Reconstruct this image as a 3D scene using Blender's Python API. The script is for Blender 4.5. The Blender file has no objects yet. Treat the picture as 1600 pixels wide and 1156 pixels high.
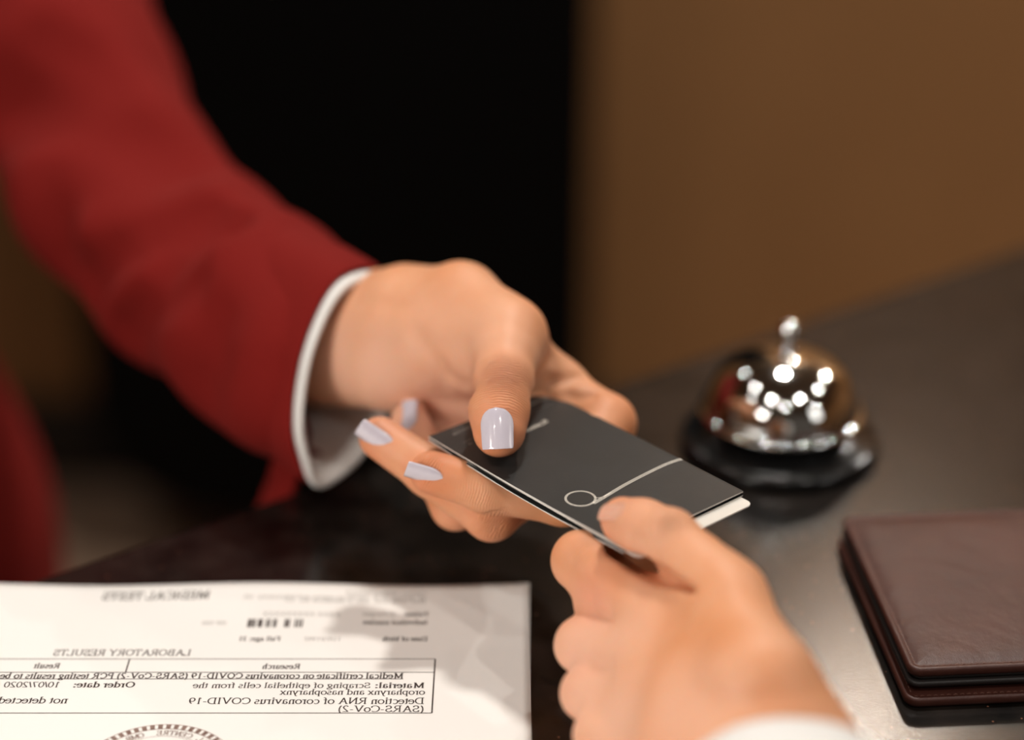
import bpy, bmesh, math, random
import numpy as np
from mathutils import Vector, Matrix

# ------------------------------------------------------------------ camera, world, light, exposure
S = bpy.context.scene
C = S.collection
TOP = 1.05            # counter top above the floor (m)
CAMH = 385.0          # camera above the counter top (mm)
FPX = 3111.0          # focal length in pixels of a 1600 px wide frame
PITCH = math.radians(26.0)
SP, CP = math.sin(PITCH), math.cos(PITCH)

cam = bpy.data.cameras.new('camera')
cam.lens = 70.0; cam.sensor_width = 36.0; cam.clip_start = 0.01
cam.dof.use_dof = True; cam.dof.focus_distance = 0.655; cam.dof.aperture_fstop = 2.5
camo = bpy.data.objects.new('camera', cam); C.objects.link(camo)
camo.location = (0, 0, TOP + CAMH/1000); camo.rotation_euler = (math.pi/2 - PITCH, 0, 0)
S.camera = camo

w = bpy.data.worlds.new('world'); S.world = w; w.use_nodes = True
w.node_tree.nodes['Background'].inputs[0].default_value = (1.0, 0.82, 0.68, 1)
w.node_tree.nodes['Background'].inputs[1].default_value = 0.07
S.view_settings.view_transform = 'Standard'; S.view_settings.look = 'None'
S.view_settings.exposure = 0.0; S.view_settings.gamma = 1.0

def area(name, loc, target, size, sizey, power, col):
    l = bpy.data.lights.new(name, 'AREA'); l.shape = 'RECTANGLE'; l.size = size; l.size_y = sizey
    l.energy = power; l.color = col
    o = bpy.data.objects.new(name, l); C.objects.link(o); o.location = loc
    o.rotation_euler = (Vector(target) - Vector(loc)).to_track_quat('-Z', 'Y').to_euler()
    return o
# soft fill added from behind and beside the photographer, no window stands there
wl_ = area('fill_light', (-1.25, -0.75, 1.75), (0.14, 0.52, 1.1), 0.55, 0.45, 2.55, (1.0, 0.91, 0.83))
wl_.data.spread = math.radians(60)
area('fill_light', (1.9, -0.9, 2.0), (0, 0.6, 1.1), 0.5, 0.9, 4, (1.0, 0.95, 0.90))

# downlights of the ceiling: x, y, strength
LAMPS = [(0.20, 1.34, 410, 0.07), (-0.95, 2.1, 200, 0.03), (1.75, 2.15, 2000, 0.03), (-0.5, -0.2, 600, 0.03), (0.75, -0.15, 540, 0.03),
         (0.1, -1.0, 400, 0.03), (-0.85, 0.8, 260, 0.03), (1.45, 0.75, 380, 0.03), (-1.6, 0.1, 200, 0.03), (2.0, -0.6, 260, 0.03), (-1.15, -1.25, 200, 0.03)]
CEIL = 2.70

# ------------------------------------------------------------------ geometry of the view
def P(px, py, t):
    """pixel + distance along the view axis (mm) -> x, y, height over the counter (mm)"""
    u = (px-800.0)/FPX; v = (578.0-py)/FPX
    return np.array([t*u, t*(CP + v*SP), CAMH + t*(v*CP - SP)])
def G(px, py, h=0.0):
    """pixel on a level plane h mm over the counter"""
    v = (578.0-py)/FPX
    return P(px, py, (CAMH-h)/(SP - v*CP))
def M(p):
    return Vector((p[0]/1000, p[1]/1000, p[2]/1000 + TOP))
VIEW = np.array([0, CP, -SP])      # viewing direction
UPV = np.array([0, SP, CP])

# ------------------------------------------------------------------ objects
def link(name, me, mat=None, parent=None):
    o = bpy.data.objects.new(name, me); C.objects.link(o)
    if mat is not None:
        for m in (mat if isinstance(mat, (list, tuple)) else [mat]): me.materials.append(m)
    if parent is not None: o.parent = parent
    return o
def thing(name, label, cat, loc=(0,0,0), group=None):
    o = bpy.data.objects.new(name, None); C.objects.link(o); o.empty_display_size = 0.05
    o.location = loc; tag(o, label, cat, group); return o
def tag(o, label, cat, group=None):
    o['label'] = label; o['category'] = cat
    if group: o['group'] = group
    return o
def struct(o): o['kind'] = 'structure'; return o

def mesh_obj(name, verts, faces, mat, parent=None, smooth=True):
    """verts in world metres; stored relative to the parent's place"""
    off = parent_loc(parent)
    me = bpy.data.meshes.new(name)
    me.from_pydata([tuple(Vector(v)-off) for v in verts], [], [tuple(f) for f in faces])
    me.update()
    if smooth: me.polygons.foreach_set('use_smooth', [True]*len(me.polygons))
    return link(name, me, mat, parent)
def parent_loc(p):
    off = Vector((0,0,0))
    while p is not None:
        off += Vector(p.location); p = p.parent
    return off
def bm_obj(name, bm, mat, parent=None, smooth=True, bevel=0, seg=3):
    off = parent_loc(parent)
    bmesh.ops.translate(bm, verts=bm.verts, vec=-off)
    bmesh.ops.recalc_face_normals(bm, faces=bm.faces)
    me = bpy.data.meshes.new(name); bm.to_mesh(me); bm.free()
    if smooth:
        me.polygons.foreach_set('use_smooth', [True]*len(me.polygons))
    o = link(name, me, mat, parent)
    if bevel:
        b = o.modifiers.new('bevel', 'BEVEL'); b.width = bevel; b.segments = seg; b.limit_method = 'ANGLE'
        b.harden_normals = True
    return o
def box(bm, x0, x1, y0, y1, z0, z1):
    vs = [bm.verts.new((x, y, z)) for x in (x0, x1) for y in (y0, y1) for z in (z0, z1)]
    for f in ((0,1,3,2), (4,6,7,5), (0,4,5,1), (2,3,7,6), (0,2,6,4), (1,5,7,3)):
        bm.faces.new([vs[i] for i in f])
def boxo(name, x0, x1, y0, y1, z0, z1, mat, parent=None, bevel=0):
    bm = bmesh.new(); box(bm, x0, x1, y0, y1, z0, z1)
    return bm_obj(name, bm, mat, parent, bevel > 0, bevel)
def prism(name, outline, z0, z1, mat, parent=None, bevel=0, seg=3):
    """outline: list of (x, y) in m, counter-clockwise; z0/z1 numbers in m"""
    bm = bmesh.new()
    a = [bm.verts.new((x, y, z0)) for x, y in outline]; b = [bm.verts.new((x, y, z1)) for x, y in outline]
    n = len(a); bm.faces.new(a[::-1]); bm.faces.new(b)
    for i in range(n): bm.faces.new((a[i], a[(i+1) % n], b[(i+1) % n], b[i]))
    return bm_obj(name, bm, mat, parent, bevel > 0, bevel, seg)
def lathe(name, prof, cx, cy, mat, parent=None, n=96):
    """prof: (radius, z) in m from bottom/outside to the axis"""
    vs, fs = [], []
    for r, z in prof:
        for k in range(n):
            a = 2*math.pi*k/n; vs.append((cx + r*math.cos(a), cy + r*math.sin(a), z))
    for i in range(len(prof)-1):
        for k in range(n):
            k2 = (k+1) % n; fs.append((i*n+k, i*n+k2, (i+1)*n+k2, (i+1)*n+k))
    o = mesh_obj(name, vs, fs, mat, parent)
    bm = bmesh.new(); bm.from_mesh(o.data); bmesh.ops.remove_doubles(bm, verts=bm.verts, dist=1e-6)
    bmesh.ops.recalc_face_normals(bm, faces=bm.faces); bm.to_mesh(o.data); bm.free()
    o.data.polygons.foreach_set('use_smooth', [True]*len(o.data.polygons))
    return o
def smooth_prof(pts, sub=6):
    """Catmull-Rom through 2-D profile points"""
    out = []; n = len(pts)
    for i in range(n-1):
        p0 = pts[max(i-1, 0)]; p1 = pts[i]; p2 = pts[i+1]; p3 = pts[min(i+2, n-1)]
        for k in range(sub):
            t = k/sub
            out.append(tuple(0.5*((2*b) + (c-a)*t + (2*a-5*b+4*c-d)*t*t + (3*b-a-3*c+d)*t**3)
                             for a, b, c, d in zip(p0, p1, p2, p3)))
    out.append(tuple(pts[-1])); return out
def rounded_rect(x0, x1, y0, y1, r, n=8):
    o = []
    for cx, cy, a0 in ((x1-r, y0+r, -90), (x1-r, y1-r, 0), (x0+r, y1-r, 90), (x0+r, y0+r, 180)):
        for k in range(n+1):
            a = math.radians(a0 + 90*k/n); o.append((cx + r*math.cos(a), cy + r*math.sin(a)))
    return o

# ------------------------------------------------------------------ materials
def mat(name, col, rough=0.5, metal=0.0, **kw):
    m = bpy.data.materials.new(name); m.use_nodes = True
    b = m.node_tree.nodes['Principled BSDF']
    b.inputs['Base Color'].default_value = (*col, 1); b.inputs['Roughness'].default_value = rough
    b.inputs['Metallic'].default_value = metal
    for k, v in kw.items(): b.inputs[k.replace('_', ' ')].default_value = v
    return m
def N(m, t, **kw):
    n = m.node_tree.nodes.new(t)
    for k, v in kw.items():
        if k in n.inputs: n.inputs[k].default_value = v
        else: setattr(n, k, v)
    return n
def L(m, a, ao, b, bi): m.node_tree.links.new(a.outputs[ao], b.inputs[bi])
def bsdf(m): return m.node_tree.nodes['Principled BSDF']
def coords(m): return N(m, 'ShaderNodeTexCoord')
def noise_col(m, scale, c1, c2, lo=0.3, hi=0.7, detail=4, rough=0.6):
    tc = coords(m); n = N(m, 'ShaderNodeTexNoise', Scale=scale, Detail=detail, Roughness=rough)
    L(m, tc, 'Object', n, 'Vector')
    r = N(m, 'ShaderNodeValToRGB'); r.color_ramp.elements[0].position = lo; r.color_ramp.elements[1].position = hi
    r.color_ramp.elements[0].color = (*c1, 1); r.color_ramp.elements[1].color = (*c2, 1)
    L(m, n, 'Fac', r, 'Fac'); L(m, r, 'Color', bsdf(m), 'Base Color'); return r
def bump_noise(m, scale, strength, dist=0.001, detail=6, prev=None):
    tc = coords(m); n = N(m, 'ShaderNodeTexNoise', Scale=scale, Detail=detail)
    L(m, tc, 'Object', n, 'Vector')
    b = N(m, 'ShaderNodeBump', Strength=strength, Distance=dist); L(m, n, 'Fac', b, 'Height')
    if prev: L(m, prev, 'Normal', b, 'Normal')
    L(m, b, 'Normal', bsdf(m), 'Normal'); return b

# granite counter: near-black with sparse brown flecks, polished with fine wear
granite = mat('granite', (0.012, 0.010, 0.009), 0.2, **{'Specular_IOR_Level': 0.5})
tc = coords(granite)
v1 = N(granite, 'ShaderNodeTexVoronoi', Scale=260.0); L(granite, tc, 'Object', v1, 'Vector')
r1 = N(granite, 'ShaderNodeMath', operation='LESS_THAN'); r1.inputs[1].default_value = 0.10
L(granite, v1, 'Distance', r1, 0)
n1 = N(granite, 'ShaderNodeTexNoise', Scale=45.0, Detail=3.0); L(granite, tc, 'Object', n1, 'Vector')
r2 = N(granite, 'ShaderNodeMath', operation='GREATER_THAN'); r2.inputs[1].default_value = 0.52; L(granite, n1, 'Fac', r2, 0)
mm = N(granite, 'ShaderNodeMath', operation='MULTIPLY'); L(granite, r1, 0, mm, 0); L(granite, r2, 0, mm, 1)
n2 = N(granite, 'ShaderNodeTexNoise', Scale=60.0, Detail=6.0); L(granite, tc, 'Object', n2, 'Vector')
cr = N(granite, 'ShaderNodeValToRGB'); L(granite, n2, 'Fac', cr, 'Fac')
cr.color_ramp.elements[0].color = (0.004, 0.0035, 0.003, 1); cr.color_ramp.elements[0].position = 0.35
cr.color_ramp.elements[1].color = (0.019, 0.014, 0.0115, 1); cr.color_ramp.elements[1].position = 0.72
mx = N(granite, 'ShaderNodeMix', data_type='RGBA'); L(granite, mm, 0, mx, 0); L(granite, cr, 'Color', mx, 6)
mx.inputs[7].default_value = (0.20, 0.085, 0.05, 1); L(granite, mx, 2, bsdf(granite), 'Base Color')
n3 = N(granite, 'ShaderNodeTexNoise', Scale=500.0, Detail=4.0); L(granite, tc, 'Object', n3, 'Vector')
mr = N(granite, 'ShaderNodeMapRange'); mr.inputs['To Min'].default_value = 0.17; mr.inputs['To Max'].default_value = 0.25
L(granite, n3, 'Fac', mr, 'Value'); L(granite, mr, 'Result', bsdf(granite), 'Roughness')
bump_noise(granite, 900.0, 0.06, 0.0004)

wallm = mat('tan_wall_paint', (0.24, 0.115, 0.040), 0.75); bump_noise(wallm, 120, 0.1)
noise_col(wallm, 3.0, (0.27, 0.125, 0.040), (0.31, 0.148, 0.050))
ceilm = mat('ceiling_paint', (0.20, 0.16, 0.12), 0.9); bump_noise(ceilm, 90, 0.1)
floorm = mat('floor_tile', (0.10, 0.068, 0.045), 0.5); noise_col(floorm, 6, (0.30, 0.20, 0.14), (0.38, 0.26, 0.18))
skirt = mat('dark_skirting', (0.02, 0.014, 0.010), 0.6); bump_noise(skirt, 80, 0.1)
blackp = mat('black_lacquer', (0.0015, 0.0013, 0.0012), 0.6, **{'Specular_IOR_Level': 0.08}); bump_noise(blackp, 60, 0.05)
blackbody = mat('counter_front', (0.02, 0.016, 0.014), 0.4); bump_noise(blackbody, 60, 0.05)
paperm = mat('white_paper', (0.90, 0.88, 0.85), 0.7); bump_noise(paperm, 700, 0.08, 0.0003)
inkm = mat('black_ink', (0.035, 0.022, 0.018), 0.7); noise_col(inkm, 200, (0.03, 0.02, 0.016), (0.05, 0.03, 0.025))
greyink = mat('grey_ink', (0.42, 0.40, 0.38), 0.7); noise_col(greyink, 200, (0.38, 0.37, 0.35), (0.46, 0.44, 0.42))
stampm = mat('brown_stamp_ink', (0.17, 0.09, 0.07), 0.7); noise_col(stampm, 900, (0.12, 0.06, 0.045), (0.35, 0.24, 0.2))
redm = mat('red_wool_blend', (0.23, 0.014, 0.010), 0.9, **{'Specular_IOR_Level': 0.1, 'Sheen_Weight': 0.04, 'Sheen_Roughness': 0.5})
redm.node_tree.nodes['Principled BSDF'].inputs['Sheen Tint'].default_value = (0.9, 0.3, 0.25, 1)
noise_col(redm, 900, (0.16, 0.0085, 0.007), (0.20, 0.0115, 0.009)); bump_noise(redm, 1500, 0.25, 0.0006)
whitem = mat('white_cotton', (0.78, 0.77, 0.75), 0.8); bump_noise(whitem, 1400, 0.2, 0.0004)
sleevem = mat('charcoal_card_stock', (0.028, 0.028, 0.027), 0.4, **{'Specular_IOR_Level': 0.28}); bump_noise(sleevem, 1500, 0.06, 0.0003)
noise_col(sleevem, 60, (0.017, 0.0178, 0.0178), (0.023, 0.024, 0.024))
edgem = mat('white_paper_edge', (0.75, 0.73, 0.69), 0.6); bump_noise(edgem, 900, 0.05, 0.0002)
foilm = mat('cream_print', (0.72, 0.68, 0.60), 0.5); noise_col(foilm, 300, (0.68, 0.64, 0.56), (0.76, 0.72, 0.64))
foild = mat('faint_print', (0.25, 0.23, 0.21), 0.5); noise_col(foild, 300, (0.2, 0.19, 0.17), (0.3, 0.28, 0.26))
cardm = mat('white_plastic_card', (0.80, 0.77, 0.71), 0.25); bump_noise(cardm, 300, 0.02, 0.0002)
chrome = mat('chrome', (0.80, 0.82, 0.81), 0.07, 1.0); bump_noise(chrome, 40, 0.02, 0.0005)
darkbase = mat('black_enamel', (0.008, 0.008, 0.008), 0.18, **{'Specular_IOR_Level': 0.6}); bump_noise(darkbase, 60, 0.02, 0.0005)
leather = mat('brown_leather', (0.075, 0.026, 0.018), 0.42, **{'Specular_IOR_Level': 0.38})
noise_col(leather, 45, (0.052, 0.016, 0.011), (0.088, 0.028, 0.019), 0.3, 0.75, 8, 0.65)
tc = coords(leather); vv = N(leather, 'ShaderNodeTexVoronoi', Scale=1500.0, feature='DISTANCE_TO_EDGE'); L(leather, tc, 'Object', vv, 'Vector')
bb = N(leather, 'ShaderNodeBump', Strength=0.2, Distance=0.0003); L(leather, vv, 'Distance', bb, 'Height')
bump_noise(leather, 120, 0.35, 0.0012, 8, bb)
thread = mat('brown_thread', (0.13, 0.05, 0.033), 0.6); bump_noise(thread, 2000, 0.2, 0.0002)
darkleather = mat('dark_lining', (0.018, 0.014, 0.013), 0.5); bump_noise(darkleather, 900, 0.2, 0.0004)
nailm = mat('lilac_white_nail_polish', (0.62, 0.58, 0.66), 0.12, **{'Coat_Weight': 1.0, 'Coat_Roughness': 0.04})
noise_col(nailm, 200, (0.60, 0.56, 0.645), (0.64, 0.60, 0.675))
natnail = mat('bare_glossy_nail', (0.72, 0.36, 0.25), 0.15, **{'Coat_Weight': 0.7, 'Coat_Roughness': 0.06, 'Subsurface_Weight': 0.2, 'Subsurface_Scale': 0.003})
noise_col(natnail, 150, (0.70, 0.34, 0.23), (0.76, 0.42, 0.31))
trimm = mat('lamp_trim', (0.5, 0.45, 0.38), 0.4, 0.6); bump_noise(trimm, 40, 0.02)

PALM_LIT = (0.80, 0.47, 0.34)      # paler inner wrist and palm; also front light painted on wrist and knuckles
def skin_material(name, base, pale, red):
    m = mat(name, base, 0.5, **{'Subsurface_Weight': 0.2, 'Subsurface_Scale': 0.004, 'Specular_IOR_Level': 0.32})
    bsdf(m).inputs['Subsurface Radius'].default_value = (1.0, 0.35, 0.18)
    tc = coords(m)
    n = N(m, 'ShaderNodeTexNoise', Scale=38.0, Detail=4.0); L(m, tc, 'Object', n, 'Vector')
    r = N(m, 'ShaderNodeValToRGB'); L(m, n, 'Fac', r, 'Fac')
    r.color_ramp.elements[0].position = 0.32; r.color_ramp.elements[0].color = (*base, 1)
    r.color_ramp.elements[1].position = 0.70; r.color_ramp.elements[1].color = (*pale, 1)
    a = N(m, 'ShaderNodeAttribute', attribute_name='flush')
    mx = N(m, 'ShaderNodeMix', data_type='RGBA'); L(m, a, 'Fac', mx, 0); L(m, r, 'Color', mx, 6)
    mx.inputs[7].default_value = (*red, 1)
    ap = N(m, 'ShaderNodeAttribute', attribute_name='palm_lit')
    m2 = N(m, 'ShaderNodeMix', data_type='RGBA'); L(m, ap, 'Fac', m2, 0); L(m, mx, 2, m2, 6); m2.inputs[7].default_value = (*PALM_LIT, 1)
    L(m, m2, 2, bsdf(m), 'Base Color')
    # fine pores, then finger-joint creases from the stored distance along the finger
    n2 = N(m, 'ShaderNodeTexNoise', Scale=700.0, Detail=4.0); L(m, tc, 'Object', n2, 'Vector')
    b1 = N(m, 'ShaderNodeBump', Strength=0.12, Distance=0.0004); L(m, n2, 'Fac', b1, 'Height')
    au = N(m, 'ShaderNodeAttribute', attribute_name='along'); am = N(m, 'ShaderNodeAttribute', attribute_name='crease')
    n3 = N(m, 'ShaderNodeTexNoise', Scale=160.0, Detail=2.0); L(m, tc, 'Object', n3, 'Vector')
    ad = N(m, 'ShaderNodeMath', operation='MULTIPLY_ADD'); L(m, n3, 'Fac', ad, 0); ad.inputs[1].default_value = 2.4
    L(m, au, 'Fac', ad, 2)
    sn = N(m, 'ShaderNodeMath', operation='MULTIPLY'); L(m, ad, 0, sn, 0); sn.inputs[1].default_value = 3.4
    s2 = N(m, 'ShaderNodeMath', operation='SINE'); L(m, sn, 0, s2, 0)
    pw = N(m, 'ShaderNodeMath', operation='MULTIPLY'); L(m, s2, 0, pw, 0); L(m, s2, 0, pw, 1)
    ml = N(m, 'ShaderNodeMath', operation='MULTIPLY'); L(m, pw, 0, ml, 0); L(m, am, 'Fac', ml, 1)
    b2 = N(m, 'ShaderNodeBump', Strength=1.0, Distance=0.0012); L(m, ml, 0, b2, 'Height'); L(m, b1, 'Normal', b2, 'Normal')
    L(m, b2, 'Normal', bsdf(m), 'Normal')
    return m
skin = skin_material('warm_skin', (0.66, 0.27, 0.115), (0.72, 0.36, 0.205), (0.64, 0.20, 0.10))

# ------------------------------------------------------------------ implicit surfaces for bodies and cloth
def capsule(p, a, b, r1, r2, n=None, s=1.0):
    ba = (b-a).astype(np.float32); pa = p-a.astype(np.float32)
    h = np.clip((pa@ba)/max(float(ba@ba), 1e-6), 0, 1)
    q = pa - h[:, None]*ba
    d2 = (q*q).sum(1)
    if n is not None:
        qn = q@n.astype(np.float32); d2 = d2 + qn*qn*(s*s-1)
    return np.sqrt(d2) - (r1 + (r2-r1)*h)
def smin(a, b, k):
    h = np.maximum(k-np.abs(a-b), 0)/k
    return np.minimum(a, b) - h*h*k*0.25
def chainf(pts, k=2.0, n=None, s=1.0):
    """pts: [(point, radius), ...]"""
    def f(p):
        out = None
        for (a, r1), (b, r2) in zip(pts[:-1], pts[1:]):
            d = capsule(p, a, b, r1, r2, n, s)
            out = d if out is None else smin(out, d, k)
        return out
    f.pts = pts; return f
def ball(c, r, n=None, s=1.0):
    return chainf([(c, r), (c+np.array([0.01, 0, 0]), r)], 1.0, n, s)
def union(fs, k):
    def f(p):
        out = None
        for g in fs:
            d = g(p); out = d if out is None else smin(out, d, k)
        return out
    return f
def groove(f, lines):
    """lines: (polyline, depth, width): shallow valleys pressed into the surface"""
    def g(p):
        out = f(p)
        for pts, dep, wd in lines:
            d = None
            for a, b in zip(pts[:-1], pts[1:]):
                e = capsule(p, a, b, 0, 0); d = e if d is None else np.minimum(d, e)
            out = out + dep*np.exp(-(d/wd)**2)
        return out
    return g
def extract(f, lo, hi, h):
    lo = np.array(lo, np.float32); n = np.ceil((np.array(hi)-lo)/h).astype(int)+1
    ax = [lo[i] + h*np.arange(n[i], dtype=np.float32) for i in range(3)]
    F = np.empty(tuple(n), np.float32)
    YZ = np.stack(np.meshgrid(ax[1], ax[2], indexing='ij'), -1).reshape(-1, 2)
    step = 8
    for i in range(0, n[0], step):
        xs = ax[0][i:i+step]
        pp = np.empty((len(xs), len(YZ), 3), np.float32)
        pp[:, :, 0] = xs[:, None]; pp[:, :, 1:] = YZ[None]
        F[i:i+step] = f(pp.reshape(-1, 3)).reshape(len(xs), n[1], n[2])
    ins = F < 0
    c = np.zeros(tuple(n-1), np.int8)
    for dx in (0, 1):
        for dy in (0, 1):
            for dz in (0, 1):
                c += ins[dx:n[0]-1+dx, dy:n[1]-1+dy, dz:n[2]-1+dz]
    act = (c > 0) & (c < 8); idx = np.argwhere(act)
    vid = -np.ones(act.shape, np.int64); vid[act] = np.arange(len(idx))
    acc = np.zeros((len(idx), 3)); cnt = np.zeros(len(idx))
    corners = [(a, b, d) for a in (0, 1) for b in (0, 1) for d in (0, 1)]
    for c0 in corners:
        for axis in range(3):
            if c0[axis]: continue
            c1 = list(c0); c1[axis] = 1
            f0 = F[tuple((idx+np.array(c0)).T)]; f1 = F[tuple((idx+np.array(c1)).T)]
            m = (f0 < 0) != (f1 < 0)
            t = np.where(m, f0/np.where(m, f0-f1, 1), 0)
            q = np.repeat(np.array([c0], float), len(idx), 0); q[:, axis] = t
            acc[m] += q[m]; cnt[m] += 1
    V = lo + h*(idx + acc/cnt[:, None])
    faces = []
    for axis in range(3):
        u, v = (axis+1) % 3, (axis+2) % 3
        sl0 = [slice(None)]*3; sl1 = [slice(None)]*3
        sl0[axis] = slice(0, -1); sl1[axis] = slice(1, None)
        a = ins[tuple(sl0)]; b = ins[tuple(sl1)]
        e = np.argwhere(a != b)
        e = e[(e[:, u] > 0) & (e[:, v] > 0) & (e[:, u] < n[u]-1) & (e[:, v] < n[v]-1)]
        if not len(e): continue
        flip = ~a[tuple(e.T)]
        def cell(du, dv):
            q = e.copy(); q[:, u] -= du; q[:, v] -= dv; return vid[tuple(q.T)]
        quad = np.stack([cell(1, 1), cell(0, 1), cell(0, 0), cell(1, 0)], 1)
        quad[flip] = quad[flip][:, ::-1]; faces.append(quad)
    faces = np.concatenate(faces)
    V = V.astype(np.float32)
    for _ in range(2):                                   # settle the vertices on the surface
        V = V - (np.clip(f(V), -h, h)[:, None])*grad(f, V)
    return V, faces
def grad(f, V, e=0.4):
    g = np.empty_like(V)
    for i in range(3):
        d = np.zeros(3, np.float32); d[i] = e; g[:, i] = f(V+d)-f(V-d)
    return g/np.maximum(np.linalg.norm(g, axis=1, keepdims=True), 1e-6)
def sdf_obj(name, f, lo, hi, h, material, parent, attrs=None):
    V, F = extract(f, lo, hi, h)
    off = parent_loc(parent)
    W = V.astype(float)/1000 + np.array([0, 0, TOP]) - np.array(off)
    me = bpy.data.meshes.new(name)
    me.from_pydata(W.tolist(), [], F.tolist()); me.update()
    me.polygons.foreach_set('use_smooth', [True]*len(me.polygons))
    for k, fn in (attrs or {}).items():
        at = me.attributes.new(k, 'FLOAT', 'POINT'); at.data.foreach_set('value', fn(V).astype(np.float32))
    print(name, len(V), 'min height', V[:, 2].min())
    return link(name, me, material, parent)
def surface_hit(f, px, py, t0=500, t1=900):
    """first point of a body met on the way from the camera"""
    t = t0
    while t < t1:
        p = P(px, py, t); d = float(f(p[None].astype(np.float32))[0])
        if d < 0.02: break
        t += max(d*0.7, 0.05)
    return p
def unit(v): return v/np.linalg.norm(v)

def nail(name, c, tip, nrm, width, length, R, material, parent, over=1.5, lift=0.35, bend=0.02, square=0.5):
    """finger nail: a curved plate with rounded cuticle end; c = centre on the skin, tip = direction of the finger end"""
    nrm = unit(nrm); tip = unit(tip - nrm*(tip@nrm)); side = np.cross(tip, nrm)
    nu, nv = 17, 25; vs = []; fs = []
    def pt(u, v, dz):
        # v 0 cuticle .. 1 free edge
        if v < 0.42: wf = math.sqrt(max(1-((0.42-v)/0.42)**2, 0))
        else: wf = 1 - 0.06*(v-0.42)/0.58
        e = max(v-0.9, 0)/0.1; wf *= 1-0.07*e*e*square
        x = u*wf*width/2; y = (v-0.5)*length
        if v > 0.8: y += 0.4*square*(abs(u)**3)*(v-0.8)/0.2*1.0 - 0.35*(u*u)*(v-0.8)/0.2
        th = x/R
        z = R*(math.cos(th)-1) - bend*(y-length*0.0)**2/ max(length, 1)*1.0
        # cuticle end sinks into the skin
        z += -0.5*(1-v)**6
        return c + side*(R*math.sin(th)) + tip*(y+over*0.5) + nrm*(z + dz)
    for j in range(nv):
        for i in range(nu):
            vs.append(pt(-1+2*i/(nu-1), j/(nv-1), lift))
    for j in range(nv):
        for i in range(nu):
            vs.append(pt((-1+2*i/(nu-1)), j/(nv-1), lift-0.75))
    def q(i, j, k): return k*nu*nv + j*nu + i
    for j in range(nv-1):
        for i in range(nu-1):
            fs.append((q(i, j, 0), q(i+1, j, 0), q(i+1, j+1, 0), q(i, j+1, 0)))
            fs.append((q(i, j, 1), q(i, j+1, 1), q(i+1, j+1, 1), q(i+1, j, 1)))
    for j in range(nv-1):
        fs.append((q(0, j, 0), q(0, j+1, 0), q(0, j+1, 1), q(0, j, 1)))
        fs.append((q(nu-1, j, 0), q(nu-1, j, 1), q(nu-1, j+1, 1), q(nu-1, j+1, 0)))
    for i in range(nu-1):
        fs.append((q(i, 0, 0), q(i, 0, 1), q(i+1, 0, 1), q(i+1, 0, 0)))
        fs.append((q(i, nv-1, 0), q(i+1, nv-1, 0), q(i+1, nv-1, 1), q(i, nv-1, 1)))
    o = mesh_obj(name, [M(v) for v in vs], fs, material, parent)
    bm = bmesh.new(); bm.from_mesh(o.data); bmesh.ops.remove_doubles(bm, verts=bm.verts, dist=1e-7)
    bmesh.ops.recalc_face_normals(bm, faces=bm.faces); bm.to_mesh(o.data); bm.free()
    o.data.polygons.foreach_set('use_smooth', [True]*len(o.data.polygons))
    b = o.modifiers.new('bevel', 'BEVEL'); b.width = 0.00018; b.segments = 2; b.limit_method = 'ANGLE'; b.angle_limit = 0.9
    return o

# ------------------------------------------------------------------ the room
XL, XR, YB, YF = -2.6, 3.2, 2.58, -2.6
struct(boxo('floor', XL, XR, YF, YB+0.2, -0.1, 0, floorm))
struct(boxo('wall_back', XL, XR, YB, YB+0.12, 0, CEIL, wallm))
struct(boxo('wall_left', XL-0.12, XL, YF, YB+0.12, 0, CEIL, wallm))
struct(boxo('wall_right', XR, XR+0.12, YF, YB+0.12, 0, CEIL, wallm))
struct(boxo('ceiling', XL-0.12, XR+0.12, YF, YB+0.12, CEIL, CEIL+0.1, ceilm))
struct(boxo('baseboard_back', XL, XR, YB-0.02, YB, 0, 0.135, skirt, bevel=0.004))

for k, (x, y, s, LAMPR) in enumerate(LAMPS):
    t = thing('ceiling_downlight', '', 'ceiling light', (x, y, CEIL), 'recessed downlights in the ceiling')
    t['label'] = 'small round recessed downlight in the ceiling above the reception counter'
    lathe('trim_ring', [(LAMPR, CEIL-0.001), (LAMPR+0.002, CEIL-0.006), (LAMPR+0.014, CEIL-0.004), (LAMPR+0.016, CEIL)], x, y, trimm, t, 40)
    em = bpy.data.materials.new('lamp_glow'); em.use_nodes = True
    b = bsdf(em); b.inputs['Base Color'].default_value = (0, 0, 0, 1)
    b.inputs['Emission Color'].default_value = (1.0, 0.945, 0.875, 1); b.inputs['Emission Strength'].default_value = s
    mesh_obj('lens', [(x + LAMPR*math.cos(a), y + LAMPR*math.sin(a), CEIL-0.003) for a in [2*math.pi*i/32 for i in range(32)]],
             [tuple(range(31, -1, -1))], em, t, False)

# wall lamp above the picture's upper edge, washing the tan wall
sx, sy, sz = 0.53, 2.47, TOP+1.50
wla = thing('wall_lamp', 'small round glowing wall lamp on the tan wall right of the black cabinet', 'wall lamp', (sx, YB, sz))
lathe('lamp_arm', [(0.012, sz+0.030), (0.014, sz+0.034), (0.014, sz+0.05), (0.0001, sz+0.05)], sx, sy, trimm, wla, 24)
boxo('bracket', sx-0.008, sx+0.008, sy, YB, sz+0.036, sz+0.05, trimm, wla, 0.002)
em = bpy.data.materials.new('bulb_glow'); em.use_nodes = True
b = bsdf(em); b.inputs['Base Color'].default_value = (0, 0, 0, 1)
b.inputs['Emission Color'].default_value = (1.0, 0.90, 0.78, 1); b.inputs['Emission Strength'].default_value = 430
lathe('bulb', [(max(0.032*math.sin(a), 1e-5), sz-0.032*math.cos(a)) for a in [math.pi*i/16 for i in range(17)]], sx, sy, em, wla, 24)

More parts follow.
